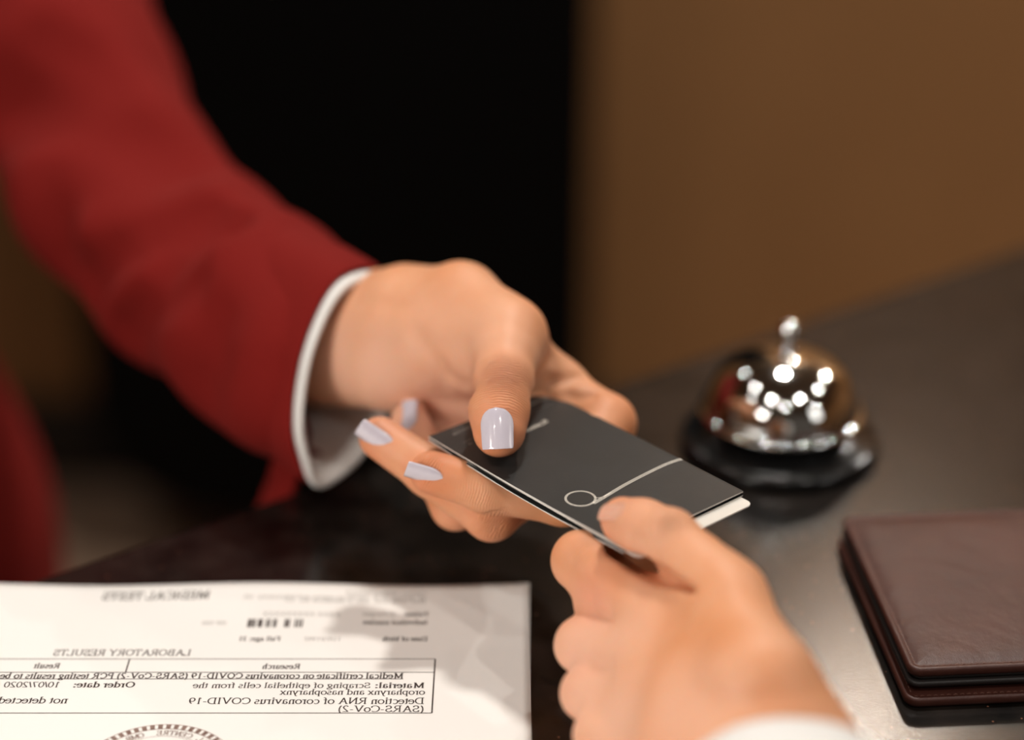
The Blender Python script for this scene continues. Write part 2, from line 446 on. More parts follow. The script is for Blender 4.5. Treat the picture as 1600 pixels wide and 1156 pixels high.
# black cabinet behind the counter
cb = thing('cabinet', 'tall black cabinet with a rounded lower corner standing against the tan wall behind the counter', 'cabinet', (-0.24, 2.4, 0))
bm = bmesh.new(); ol = []
for cx_, cz_, a0, rr_ in ((0.10-0.03, 0.10+0.03, -90, 0.03), (0.10-0.03, 2.3-0.03, 0, 0.03), (-0.545+0.03, 2.3-0.03, 90, 0.03), (-0.545+0.17, 0.10+0.17, 180, 0.17)):
    for k in range(9):
        a = math.radians(a0+90*k/8); ol.append((cx_+rr_*math.cos(a), cz_+rr_*math.sin(a)))
fr = [bm.verts.new((x, 2.28, z)) for x, z in ol]; bk = [bm.verts.new((x, 2.56, z)) for x, z in ol]; n = len(ol)
bm.faces.new(fr); bm.faces.new(bk[::-1])
for i in range(n): bm.faces.new((fr[i], fr[(i+1) % n], bk[(i+1) % n], bk[i]))
bm_obj('cabinet_body', bm, blackp, cb, True, 0.008)
boxo('plinth', -0.36, 0.03, 2.33, 2.54, 0, 0.12, blackp, cb)

# ------------------------------------------------------------------ reception counter
e0 = G(130, 880); e1 = G(1600, 385)
ed = (e1-e0)/np.linalg.norm(e1-e0)
a = (e0 - ed*900)/1000; b = (e1 + ed*500)/1000
ctr = thing('reception_counter', 'black speckled polished granite reception counter the hands meet over', 'counter', (0.1, 0.4, 0))
prism('counter_top', [(a[0], a[1]), (a[0]+0.15, -0.25), (b[0]+0.1, -0.25), (b[0], b[1])], TOP-0.03, TOP, granite, ctr, 0.002)
prism('counter_body', [(a[0]+0.04, a[1]-0.05), (a[0]+0.20, -0.2), (b[0]+0.0, -0.2), (b[0]-0.04, b[1]-0.05)], 0.0, TOP-0.03, blackbody, ctr)

# ------------------------------------------------------------------ printed sheet
pa = G(827, 916); pb = G(829, 1156)
PX1 = pa[0]; PY1 = pa[1]; PX0 = PX1-210; PY0 = PY1-297
sheet = thing('document_sheet', 'white printed medical test sheet lying on the counter at lower left', 'paper', M((PX0, PY0, 0)))
def paper_h(x, y):
    e = max(0.0, 1-(PY1-y)/45.0)
    return 0.5 + 1.3*e*e*(0.5+0.5*math.sin((x-PX1)*0.055+0.6)) + 0.12*math.sin(y*0.05)
nx_, ny_ = 70, 90; vs = []; fs = []
for j in range(ny_+1):
    for i in range(nx_+1):
        x = PX0+210*i/nx_; y = PY0+297*j/ny_; vs.append(M((x, y, paper_h(x, y))))
for j in range(ny_):
    for i in range(nx_): fs.append((j*(nx_+1)+i, j*(nx_+1)+i+1, (j+1)*(nx_+1)+i+1, (j+1)*(nx_+1)+i))
po = mesh_obj('page', vs, fs, paperm, sheet)
so = po.modifiers.new('solid', 'SOLIDIFY'); so.thickness = 0.00018; so.offset = -1

def text_mesh(s, bold=0.0, shear=0.0):
    cu = bpy.data.curves.new('t', 'FONT'); cu.body = s; cu.size = 1.0; cu.offset = bold; cu.shear = shear; cu.resolution_u = 3
    o = bpy.data.objects.new('t', cu); C.objects.link(o)
    dg = bpy.context.evaluated_depsgraph_get(); dg.update()
    me = bpy.data.meshes.new_from_object(o.evaluated_get(dg))
    V = np.array([v.co[:] for v in me.vertices]); F = [tuple(p.vertices) for p in me.polygons]
    bpy.data.objects.remove(o); bpy.data.curves.remove(cu); bpy.data.meshes.remove(me)
    return V, F

# book lettering with serifs: l = line, a = arc (centre, radii, start and end angle), s = serif
GLY = {
'I': (33, 'l17,0,17,66 s17,0 s17,66'), 'E': (60, 'l16,0,16,66 l16,66,54,66 l16,34,44,34 l16,0,56,0 l54,66,55,52 l56,0,58,15 l44,28,44,40 s14,0 s14,66'),
'L': (60, 'l16,0,16,66 l16,0,56,0 l56,0,58,17 s16,0 s16,66'), 'T': (61, 'l31,0,31,66 l4,66,58,66 l4,66,3,50 l58,66,59,50 s31,0'),
'A': (72, 'l32,66,58,0 l32,66,10,0 l18,23,49,23 s8,0 s60,0'), 'V': (72, 'l10,66,36,0 l36,0,60,66 s9,66 s62,66'),
'O': (72, 'a36,33,30,33,0,360'), 'C': (67, 'a38,33,32,33,50,310 l60,60,61,44'), 'D': (72, 'l16,0,16,66 l16,66,34,66 l16,0,34,0 a34,33,31,33,-90,90 s13,0 s13,66'),
'B': (66, 'l16,0,16,66 l16,66,34,66 l16,35,34,35 l16,0,36,0 a34,50.5,17,15.5,-90,90 a36,17.5,20,17.5,-90,90 s13,0 s13,66'),
'P': (58, 'l16,0,16,66 l16,66,32,66 l16,32,32,32 a32,49,20,17,-90,90 s15,0 s13,66'), 'R': (67, 'l16,0,16,66 l16,66,32,66 l16,33,32,33 a32,49.5,20,16.5,-90,90 l30,33,58,0 s15,0 s13,66 s60,0'),
'M': (89, 'l14,0,14,66 l14,66,44,4 l44,4,72,66 l72,0,72,66 s13,0 s74,0 s12,66 s74,66'), 'N': (72, 'l13,0,13,66 l13,66,58,0 l58,0,58,66 s13,0 s11,66 s58,66'),
'S': (56, 'a29,49,18,17,40,270 a27,17,20,17,-140,90 l44,64,45,50 l9,0,8,16'), 'Y': (72, 'l10,66,36,32 l36,32,60,66 l36,0,36,32 s36,0 s9,66 s62,66'),
'U': (72, 'l13,66,13,22 a36,22,23,22,180,360 l59,22,59,66 s12,66 s60,66'), 'X': (72, 'l10,66,60,0 l12,0,58,66 s11,66 s58,66 s12,0 s60,0'),
'w': (72, 'l8,46,22,0 l22,0,36,46 l36,46,50,0 l50,0,64,46 s8,46 s36,46 s64,46'), 'H': (72, 'l15,0,15,66 l57,0,57,66 l15,34,57,34 s15,0 s57,0 s15,66 s57,66'),
'F': (56, 'l16,0,16,66 l16,66,52,66 l16,34,42,34 l52,66,53,52 s15,0 s14,66'),
'a': (45, 'a20,36,13,10,0,160 l33,36,33,8 a20,12,13,12,90,330 l33,8,42,2'), 'b': (50, 'l13,0,13,68 a27,23,18,23,-150,150 s10,68'),
'c': (44, 'a25,23,20,23,50,310'), 'd': (50, 'l38,0,38,68 a24,23,19,23,30,330 s35,68 s41,0'), 'e': (44, 'a24,23,19,23,0,320 l5,26,43,26'),
'f': (33, 'l15,0,15,54 a26,54,11,14,60,180 l4,44,30,44 s15,0'), 'g': (50, 'a23,31,15,15,0,360 a24,-10,20,10,0,360 l14,12,34,5 l34,43,46,44'),
'h': (50, 'l12,0,12,68 a25,32,13,13,0,160 l38,0,38,32 s12,0 s38,0 s9,68'), 'i': (28, 'l14,0,14,46 a14,62,3,3,0,360 s14,0 s11,46'), 'l': (28, 'l14,0,14,68 s14,0 s11,68'),
'm': (78, 'l12,0,12,46 a25,32,13,13,0,160 l38,0,38,32 a51,32,13,13,0,160 l64,0,64,32 s12,0 s38,0 s64,0 s9,45'), 'n': (50, 'l12,0,12,46 a25,32,13,13,0,160 l38,0,38,32 s12,0 s38,0 s9,45'),
'o': (50, 'a25,23,20,23,0,360'), 'p': (50, 'l13,-20,13,46 a27,23,18,23,-150,150 s13,-20 s10,45'), 'r': (33, 'l13,0,13,46 a24,34,10,11,40,160 s13,0 s10,45'),
's': (39, 'a19,34,12,11,30,270 a19,12,14,12,-150,90'), 't': (28, 'l12,8,12,58 a20,8,8,8,180,300 l3,45,26,45'), 'u': (50, 'l12,46,12,14 a24,14,12,14,180,340 l37,0,37,46 s9,45 s35,45 s40,0'),
'v': (50, 'l8,46,25,0 l25,0,42,46 s9,46 s42,46'), 'x': (50, 'l9,46,41,0 l9,0,41,46 s8,0 s42,0 s9,46 s42,46'), 'y': (50, 'l9,46,26,2 l42,46,20,-18 s9,46 s42,46 l20,-18,8,-18'),
'(': (33, 'a36,25,24,46,115,245'), ')': (33, 'a-3,25,24,46,-65,65'), '-': (33, 'l5,22,28,22'), '/': (28, 'l2,-2,26,68'), ':': (28, 'a14,3,3,3,0,360 a14,38,3,3,0,360'),
'.': (25, 'a12,3,3,3,0,360'), '0': (50, 'a25,33,19,33,0,360'), '1': (50, 'l26,0,26,66 l26,66,12,58 s26,0'), '2': (50, 'a24,47,17,19,-20,150 l40,40,6,2 l6,2,44,2'),
'3': (50, 'a23,50,15,16,-90,140 a22,17,18,17,-140,90'), '7': (50, 'l5,64,44,64 l44,64,20,0'), '9': (50, 'a25,45,18,20,0,360 a16,40,27,40,-70,15'), '6': (50, 'a25,20,18,20,0,360 a34,26,27,40,110,195'),
'8': (50, 'a25,49,15,16,0,360 a25,17,18,17,0,360'), '4': (50, 'l34,0,34,66 l34,66,4,22 l4,22,46,22'), '5': (50, 'l12,64,42,64 l12,64,10,38 a22,20,20,20,-140,130'),
}
def serif_text(s, bold=False):
    """-> vertices (x, y) in em and faces, starting at x = 0"""
    thick, thin = (0.145, 0.075) if bold else (0.105, 0.060)
    V, F = [], []
    def ribbon(pts):
        n = len(pts); base = len(V)
        for i, (x, y) in enumerate(pts):
            a = pts[max(i-1, 0)]; b = pts[min(i+1, n-1)]
            dx, dy = b[0]-a[0], b[1]-a[1]; l = math.hypot(dx, dy) or 1
            dx /= l; dy /= l; wd = (thin + (thick-thin)*abs(dy)**1.3)/2
            V.append((x - dy*wd, y + dx*wd)); V.append((x + dy*wd, y - dx*wd))
        for i in range(n-1): F.append((base+2*i, base+2*i+1, base+2*i+3, base+2*i+2))
    X = 0.0
    for ch in s:
        if ch == ' ': X += 0.25; continue
        adv, spec = GLY.get(ch, GLY['n'])
        for st in spec.split():
            v = [float(q)/100 for q in st[1:].split(',')]
            if st[0] == 'l': ribbon([(X+v[0], v[1]), (X+v[2], v[3])])
            elif st[0] == 's': ribbon([(X+v[0]-0.09, v[1]), (X+v[0]+0.09, v[1])])
            else:
                a0, a1 = v[4]*100, v[5]*100; k = max(4, int(abs(a1-a0)/24))
                ribbon([(X+v[0]+v[2]*math.cos(math.radians(a0+(a1-a0)*i/k)), v[1]+v[3]*math.sin(math.radians(a0+(a1-a0)*i/k))) for i in range(k+1)])
        X += adv/100*(1.06 if bold else 1.0)
    return np.array(V), F, X
def print_row(s, xr, xl, yb, cap, bold=False, m=None, kind='serif'):
    """one mirrored row: starts at pixel xr, ends at xl, baseline at row yb; cap = letter height in mm"""
    p0 = G(xr, yb); p1 = G(xl, yb); wd = p0[0]-p1[0]
    V, F, X = serif_text(s, bold); sc = cap/0.66
    xs = p0[0] - V[:, 0]*wd/X; ys = p0[1] + V[:, 1]*sc
    vs = [M((x, y, paper_h(x, y)+0.06)) for x, y in zip(xs, ys)]
    return vs, [f[::-1] for f in F]
def print_rows(name, rows, m):
    for r in rows:
        v, f = print_row(*r); mesh_obj(name, v, f, m, sheet, False)
def sc(xr, n): return xr - n
print_rows('printed_heading', [('MEDICAL TESTS', 326, 158, 938.5, 4.6, True), ('LABORATORY RESULTS', 298, 82, 1026, 3.5)], inkm)
print_rows('printed_letterhead', [('Centrum Medical Research', 665, 540, 932, 2.4), ('ul. Nowa 12 B  Medical centre and laboratory  tel.', 665, 378, 939, 2.2),
    ('NIP 010 226  lab. 2 Medical lic. 12', 665, 445, 944, 2.2), ('ID Passport', 618, 566, 964, 2.3), ('XXXX XXXXXXXXX', 532, 410, 965, 2.4), ('000 1000', 353, 315, 978, 2.0), ('11/03/1992', 533, 475, 1003, 2.3)], greyink)
print_rows('printed_text', [('Patient:', 669, 630, 964, 2.4, True), ('Individual number', 668, 566, 977, 2.5, True), ('Date of birth', 668, 597, 1003, 2.5, True),
    ('Full age: 31', 438, 372, 1003, 2.5, True), ('Research', 469, 409, 1047, 2.8, True), ('Result', 93, 52, 1046, 2.8, True),
    ('Medical certificate on coronavirus COVID-19 (SARS-CoV-2) PCR testing results to be used', 630, -38, 1062, 3.0, True),
    ('Material:', 663, 585, 1077, 2.9, True), ('Scraping of epithelial cells from the', 579, 301, 1077, 2.9), ('oropharynx and nasopharynx', 664, 437, 1087.5, 2.9),
    ('Order date:', 210, 113, 1076, 3.0, True), ('10/07/2020', 93, 5, 1076, 3.0), ('Detection RNA of coronavirus COVID-19', 663, 294, 1102, 3.3),
    ('(SARS-CoV-2)', 663, 527, 1114.5, 3.3), ('not detected', 105, -4, 1101, 3.3)], inkm)
# ruled table, underline and bar code
def rule(p, q, wd):
    p = np.array(p); q = np.array(q); d = unit(q-p); n = np.array([-d[1], d[0], 0])*wd/2
    k = 24; vs = []; fs = []
    for i in range(k+1):
        c = p+(q-p)*i/k
        for s in (-1, 1):
            e = c+n*s; vs.append(M((e[0], e[1], paper_h(e[0], e[1])+0.05)))
    for i in range(k): fs.append((2*i, 2*i+1, 2*i+3, 2*i+2))
    return vs, fs
def rules(name, ls, m):
    vs, fs = [], []
    for l in ls:
        v, f = rule(*l); b = len(vs); vs += v; fs += [tuple(i+b for i in q) for q in f]
    mesh_obj(name, vs, fs, m, sheet, False)
tr = G(680, 1031.5); hr = G(679, 1052.5); ur = G(678, 1063); br = G(676, 1116.5); xl = PX0+6
rules('table_rules', [((tr[0], tr[1], 0), (xl, tr[1], 0), 0.35), ((tr[0], hr[1], 0), (xl, hr[1], 0), 0.35), ((G(630, 1063)[0], ur[1], 0), (xl, ur[1], 0), 0.32),
    ((tr[0], br[1], 0), (xl, br[1], 0), 0.4), ((tr[0], tr[1], 0), (tr[0], br[1], 0), 0.5), ((G(203, 1031)[0], tr[1], 0), (G(203, 1031)[0], hr[1], 0), 0.5)], inkm)
bars = []
for (x0, x1) in ((386, 392), (393.5, 398), (402, 409), (414.5, 418), (419.5, 422), (426, 431), (443.5, 448), (449, 452), (459.5, 462.5), (464.5, 467), (469, 472)):
    p = G((x0+x1)/2, 982); q = G((x0+x1)/2, 970)
    bars.append(((p[0], p[1], 0), (p[0], q[1], 0), (x1-x0)*p[1]*0+ (x1-x0)/4.3))
rules('bar_code', bars, inkm)
# round stamp
sc0 = G(262, 1134); R = 25.0; cx, cy = sc0[0], sc0[1]-R
def ring(r0, r1, segs, gap=0.0, wob=0):
    vs, fs = [], []
    for k in range(segs):
        a0 = 2*math.pi*k/segs; a1 = a0 + 2*math.pi/segs*(1-gap)
        b = len(vs)
        for a_, r in ((a0, r0), (a1, r0), (a1, r1), (a0, r1)):
            x, y = cx+r*math.cos(a_), cy+r*math.sin(a_)
            vs.append(M((x, y, paper_h(x, y)+0.05)))
        fs.append((b, b+1, b+2, b+3))
    return vs, fs
vs, fs = [], []
for v, f in (ring(R-0.25, R, 120), ring(R-2.6, R-2.3, 120), ring(R-2.4, R-0.2, 58, 0.42), ring(R-6.4, R-6.2, 120), ring(R-14.2, R-14.0, 90)):
    b = len(vs); vs += v; fs += [tuple(i+b for i in q) for q in f]
txt = 'OMR OTREET CTRENNO DISTRICT SANITARY LABORATORY MEDICAL CENTRE  '
for i, ch in enumerate(txt):
    if ch == ' ': continue
    V, F, X = serif_text(ch, True); a_ = math.radians(112) + i*2*math.pi/len(txt); b = len(vs)
    for x, y in V:
        rr = R-5.6 + y*3.3; aa = a_ + (x-X/2)*2.9/rr
        X_, Y_ = cx+rr*math.cos(aa), cy+rr*math.sin(aa)
        vs.append(M((X_, Y_, paper_h(X_, Y_)+0.06)))
    fs += [tuple(i_+b for i_ in q) for q in F]
mesh_obj('round_stamp', vs, fs, stampm, sheet, False)

# ------------------------------------------------------------------ key card sleeve held by both hands
HC = 64.0
A_ = G(674, 682, HC); B_ = G(1152, 761, HC); C_ = G(984, 862, HC); D_ = G(848, 610, HC)
e_long = unit(((C_-A_) + (B_-D_))/2); e_long[2] = 0; e_long = unit(e_long)
e_sh = np.array([-e_long[1], e_long[0], 0])            # from the open near edge to the fold
ctrc = (A_+B_+C_+D_)/4
LL = (np.linalg.norm(C_-A_) + np.linalg.norm(B_-D_))/2; LS = (abs((D_-A_)@e_sh) + abs((B_-C_)@e_sh))/2
print('sleeve', LL, LS, 'corner angle check', (C_-A_)@(D_-A_)/np.linalg.norm(C_-A_)/np.linalg.norm(D_-A_))
def SL(u, v, z=0.0):
    """sleeve coordinates: u along the long edge from the wrist end, v from the open edge to the fold (mm)"""
    return ctrc + e_long*(u-LL/2) + e_sh*(v-LS/2) + np.array([0, 0, z])
slv = thing('card_sleeve', 'folded dark grey card sleeve with a cream line drawing passed between two hands', 'card sleeve', M(SL(LL/2, LS/2, 0)))
def sag(u, v):      # the upper panel bows a little towards its free edge
    q = 1-v/LS
    return -0.5*math.sin(math.pi*min(max(u/LL, 0), 1))*q
def low(u, v):      # distance of the lower panel under the upper one
    q = math.sin(math.pi*min(max(u/LL, 0.0), 1.0)*0.80+0.12)
    return -(0.9 + 2.0*max(q, 0)*(0.55+0.45*(1-v/LS)))
def panel(name, u0, u1, v0, v1, zf, th, mats, nu=40, nv=20):
    """thin folded sheet: faces on top and bottom, pale cut edge around"""
    vs, fs, mi = [], [], []
    for k in (0, 1):
        for j in range(nv+1):
            for i in range(nu+1):
                u = u0+(u1-u0)*i/nu; v = v0+(v1-v0)*j/nv; vs.append(M(SL(u, v, zf(u, v)-k*th)))
    q = lambda i, j, k: k*(nu+1)*(nv+1) + j*(nu+1) + i
    for j in range(nv):
        for i in range(nu):
            fs.append((q(i, j, 0), q(i+1, j, 0), q(i+1, j+1, 0), q(i, j+1, 0))); mi.append(0)
            fs.append((q(i, j, 1), q(i, j+1, 1), q(i+1, j+1, 1), q(i+1, j, 1))); mi.append(0)
    for i in range(nu):
        fs.append((q(i, 0, 0), q(i, 0, 1), q(i+1, 0, 1), q(i+1, 0, 0))); mi.append(1)
        fs.append((q(i, nv, 0), q(i+1, nv, 0), q(i+1, nv, 1), q(i, nv, 1))); mi.append(1)
    for j in range(nv):
        fs.append((q(0, j, 0), q(0, j+1, 0), q(0, j+1, 1), q(0, j, 1))); mi.append(1)
        fs.append((q(nu, j, 0), q(nu, j, 1), q(nu, j+1, 1), q(nu, j+1, 0))); mi.append(1)
    o = mesh_obj(name, vs, fs, mats, slv, False)
    o.data.polygons.foreach_set('material_index', mi)
    return o
TH = 0.38
panel('upper_panel', 0, LL, 0, LS, sag, TH, [sleevem, edgem])
panel('lower_panel', 0, LL, 0, LS, lambda u, v: sag(u, v)+low(u, v), TH, [sleevem, edgem])
o = panel('inner_flap', 0.5, LL*0.49, 0.7, LS*0.6, lambda u, v: sag(u, v)+low(u, v)*0.62, 0.25, [sleevem, sleevem]); o['label'] = 'short dark inner flap'
# rounded fold joining the two panels along the far edge
vs, fs = [], []
for i in range(41):
    u = LL*i/40; z1 = sag(u, LS)-TH*0.5; z0 = sag(u, LS)+low(u, LS)-TH*0.5; rr = (z1-z0)/2
    for k in range(13):
        a_ = math.pi/2 - math.pi*k/12
        for rad in (TH/2, -TH/2):
            vs.append(M(SL(u, LS+(rr+rad)*math.cos(a_)*1.0, (z0+z1)/2+(rr+rad)*math.sin(a_))))
for i in range(40):
    for k in range(12):
        a0 = i*26+2*k
        fs.append((a0, a0+26, a0+28, a0+2)); fs.append((a0+1, a0+3, a0+29, a0+27))
for i in (0, 40):
    for k in range(12): a0 = i*26+2*k; fs.append((a0, a0+2, a0+3, a0+1) if i == 0 else (a0, a0+1, a0+3, a0+2))
mesh_obj('fold', vs, fs, sleevem, slv)
# printed drawing and lettering on the upper panel
def uv_of(px, py):
    p = G(px, py, HC+0.1) - ctrc
    return p@e_long + LL/2, p@e_sh + LS/2
def lines_on(name, polys, wd, m, z=0.04):
    vs, fs = [], []
    for pts in polys:
        n = len(pts); b = len(vs)
        for i, (u, v) in enumerate(pts):
            a = pts[max(i-1, 0)]; c = pts[min(i+1, n-1)]; dx, dy = c[0]-a[0], c[1]-a[1]; l = math.hypot(dx, dy) or 1
            for s in (-1, 1):
                uu = u - dy/l*wd/2*s; v2 = v + dx/l*wd/2*s; vs.append(M(SL(uu, v2, sag(uu, v2)+z)))
        for i in range(n-1): fs.append((b+2*i, b+2*i+2, b+2*i+3, b+2*i+1))
    o = mesh_obj(name, vs, fs, m, slv, False)
    bm = bmesh.new(); bm.from_mesh(o.data); bmesh.ops.recalc_face_normals(bm, faces=bm.faces); bm.to_mesh(o.data); bm.free()
cu, cv = uv_of(907, 777); ru, rv = uv_of(932, 777); rad = math.hypot(ru-cu, rv-cv)*0.97
polys = []
for r_ in (rad, rad-0.42):
    polys.append([(cu+r_*math.cos(a_), cv+r_*math.sin(a_)) for a_ in [2*math.pi*k/64 for k in range(65)]])
base = smooth_prof([uv_of(*q) for q in ((927, 785), (941, 777), (975, 757), (1010, 739), (1040, 725), (1060, 718), (1069, 716))], 8)
for off in (-0.5, 0.0, 0.5):
    pp = []
    for i, (u, v) in enumerate(base):
        a = base[max(i-1, 0)]; c = base[min(i+1, len(base)-1)]; dx, dy = c[0]-a[0], c[1]-a[1]; l = math.hypot(dx, dy) or 1
        g = 1.0; pp.append((u-dy/l*off*g, min(v+dx/l*off*g, LS+0.2)))
    polys.append(pp)
polys.append(smooth_prof([uv_of(*q) for q in ((925, 771), (930, 775), (936, 776), (944, 774), (955, 768))], 6))
lines_on('line_drawing', polys, 0.24, foilm)
def small_text(name, s, p0, p1, cap, m, bold=0.0):
    """lettering from pixel p0 to p1 (mirrored), on the sleeve"""
    a = np.array(uv_of(*p0)); b = np.array(uv_of(*p1)); d = (b-a)/np.linalg.norm(b-a); nn = np.array([-d[1], d[0]])
    V, F = text_mesh(s, bold); Lx = V[:, 0].max()
    vs = []
    for x, y, _ in V:
        q = a + d*(x/Lx*np.linalg.norm(b-a)) - nn*(y/0.7*cap); vs.append(M(SL(q[0], q[1], sag(q[0], q[1])+0.05)))
    mesh_obj(name, vs, [f[::-1] for f in F], m, slv, False)
small_text('printed_words', '02, pomocna', (857, 658), (822, 674), 1.9, foilm, 0.035)
small_text('printed_words', 'informacja', (859, 621), (824, 635), 1.8, foild, 0.03)
small_text('printed_words', 'www.recep', (736, 667), (709, 679), 1.3, foild, 0.01)
small_text('printed_words', '10', (740, 691), (734, 694), 1.2, foild)
for seg in ([uv_of(870, 626), uv_of(824, 647)], [uv_of(733, 659), uv_of(706, 672)], [uv_of(736, 685), uv_of(724, 691)]):
    lines_on('printed_rule', [seg], 0.16, foild)

# white key card tucked inside, its end standing out of the right-hand side
kc = thing('key_card', 'white plastic key card peeking out of the end of the dark sleeve', 'card', M(SL(LL-30, LS/2, -2)))
ol = rounded_rect(-80.0, 5.6, 1.0, LS-0.9, 2.6)
bm = bmesh.new()
top = [bm.verts.new(M(SL(LL+u, v, -1.75-0.012*max(u, 0)))) for u, v in ol]; bot = [bm.verts.new(M(SL(LL+u, v, -2.35))) for u, v in ol]
bm.faces.new(top); bm.faces.new(bot[::-1]); n = len(ol)
for i in range(n): bm.faces.new((bot[i], bot[(i+1) % n], top[(i+1) % n], top[i]))
bm_obj('card_plate', bm, cardm, kc, True, 0.0001, 2)
lines_o = [M(SL(LL+3.2, 3, -1.70)), M(SL(LL+3.2, LS-6, -1.70)), M(SL(LL-30, LS-6, -1.70)), M(SL(LL-30, 3, -1.70))]

# ------------------------------------------------------------------ service bell
bc = G(1217, 696, 0)/1000
bx_, by_ = bc[0], bc[1]
bell = thing('service_bell', 'shiny chrome service bell on a black round base on the counter', 'bell', (bx_, by_, TOP))
mmz = lambda pr: [(r/1000, TOP + z/1000) for r, z in pr]
lathe('base', mmz(smooth_prof([(37.5, 0.3), (39.6, 1.2), (40.3, 3.2), (39.3, 5.4), (36.0, 7.0), (32.0, 8.6), (29.0, 10.2), (26.5, 12.5), (25.0, 14.5), (12, 15.0), (0.01, 15.1)], 6)), bx_, by_, darkbase, bell)
lathe('dome', mmz(smooth_prof([(30.4, 14.8), (32.6, 15.2), (33.3, 16.3), (32.6, 17.6), (31.2, 18.6), (30.6, 21.5), (28.6, 27.5), (25.0, 33.0), (20.0, 37.2), (13.0, 40.4), (6.0, 41.9), (0.01, 42.3)], 7)), bx_, by_, chrome, bell, 128)
lathe('plunger', mmz(smooth_prof([(4.4, 41.6), (4.3, 43.0), (2.6, 43.9), (2.0, 46.0), (2.0, 49.0), (3.3, 50.0), (4.4, 52.2), (3.8, 54.6), (2.0, 56.0), (0.01, 56.4)], 6)), bx_+0.0012, by_, chrome, bell, 48)

# ------------------------------------------------------------------ leather wallet
wz = 12.5
c_nl = G(1422, 1048, wz-0.5); c_fl = G(1314, 806, wz-0.5)
wl = thing('wallet', 'brown leather bifold wallet lying closed on the counter beside the bell', 'wallet', M((c_nl[0]+50, (c_nl[1]+c_fl[1])/2, 0)))
x0, y0, y1 = c_nl[0], c_nl[1], c_fl[1]; W_ = 118.0
rotw = math.atan2(-(c_fl[0]-c_nl[0]), (c_fl[1]-c_nl[1]))
print('wallet', W_, y1-y0, 'turn', math.degrees(rotw))
def wp(u, v):    # wallet coordinates from its near left corner
    return (x0 + u*math.cos(rotw) - v*math.sin(rotw), y0 + u*math.sin(rotw) + v*math.cos(rotw))
HW = math.hypot(c_fl[0]-c_nl[0], y1-y0)
def leaf(name, du, dv, z0, z1, puff, m, r=4.5, inset=0.0):
    """soft padded leather leaf with rolled rim"""
    nu, nv = 60, 50; vs, fs = [], []
    w0, w1, h0, h1 = du+inset, W_-inset, dv+inset, HW-inset
    prof = [(0.0, 0.0), (0.35, 0.18), (0.9, 0.55), (1.0, 1.0)]
    out = rounded_rect(w0, w1, h0, h1, r, 8); n = len(out)
    cxm, cym = (w0+w1)/2, (h0+h1)/2
    rings = []
    def shrink(d): return [rr for rr in rounded_rect(w0+d, w1-d, h0+d, h1-d, max(r-d, 0.3), 8)]
    t_ = z1-z0
    layers = [(0.9, z0), (0.35, z0+0.06*t_), (0.0, z0+0.35*t_), (0.0, z0+0.65*t_), (0.35, z1-0.08*t_), (0.9, z1), (1.9, z1-0.05), (2.5, z1-0.32), (3.2, z1-0.10),
              (5.0, z1+puff*0.35), (8.0, z1+puff*0.7), (13.0, z1+puff*0.95), (20.0, z1+puff), (30.0, z1+puff)]
    bm = bmesh.new(); prev = None; first = None
    for d, z in layers:
        rg = [bm.verts.new(M((*wp(*q), z))) for q in shrink(d)]
        if prev:
            for i in range(n): bm.faces.new((prev[i], prev[(i+1) % n], rg[(i+1) % n], rg[i]))
        else: first = rg
        prev = rg
    bm.faces.new(prev); bm.faces.new(first[::-1])
    return bm_obj(name, bm, m, wl)
leaf('lower_cover', -1.5, -4.5, 0.3, 3.6, 0.0, leather)
leaf('lining', 1.5, 0.5, 3.5, 6.5, 0, darkleather, 3.5, 1.0)
leaf('inner_leaf', -0.5, -1.0, 5.6, 7.6, 0, darkleather, 4.0, 0.3)
leaf('upper_cover', 0.0, 0.0, 9.0, 12.2, 0.9, leather)
leaf('inner_pocket', 0.6, 0.4, 7.4, 9.2, 0, darkleather, 4.0, 0.6)
# stitches along the upper and lower cover rims
bm = bmesh.new()
def stitch(p, q, z, step=2.2, ln=1.5):
    p = np.array(p); q = np.array(q); n = int(np.linalg.norm(q-p)/step); d = unit(q-p)
    for i in range(n):
        c = p+(q-p)*(i+0.5)/n; a0 = c-d*ln/2; a1 = c+d*ln/2; s_ = np.array([-d[1], d[0]])*0.22
        f = []
        for e, zz in ((a0, z-0.12), (c, z+0.22), (a1, z-0.12)):
            for s2 in (-1, 1): r_ = e+s_*s2; f.append(bm.verts.new(M((*wp(*r_), zz))))
            f.append(bm.verts.new(M((*wp(*e), zz+0.16))))
        for k in (0, 3):
            bm.faces.new((f[k], f[k+2], f[k+5], f[k+3])); bm.faces.new((f[k+2], f[k+1], f[k+4], f[k+5]))
stitch((4, 2.6), (W_-4, 2.6), 11.95); stitch((2.6, 4), (2.6, HW-4), 11.95); stitch((4, HW-2.6), (W_-4, HW-2.6), 11.95)
bm_obj('stitching', bm, thread, wl)
bm = bmesh.new()
stitch((1.0, -2.0), (W_-4, -2.0), 3.35); stitch((1.1, 0), (1.1, HW-4), 3.35)
bm_obj('stitching', bm, thread, wl)

# ------------------------------------------------------------------ the woman in red: hand from the left
Q = lambda px, py, t, r: (P(px, py, t), r)
lady = thing('person', 'person in a red jacket with white cuffs and lilac nails handing over the sleeve', 'person', (-0.33, 0.93, 0))
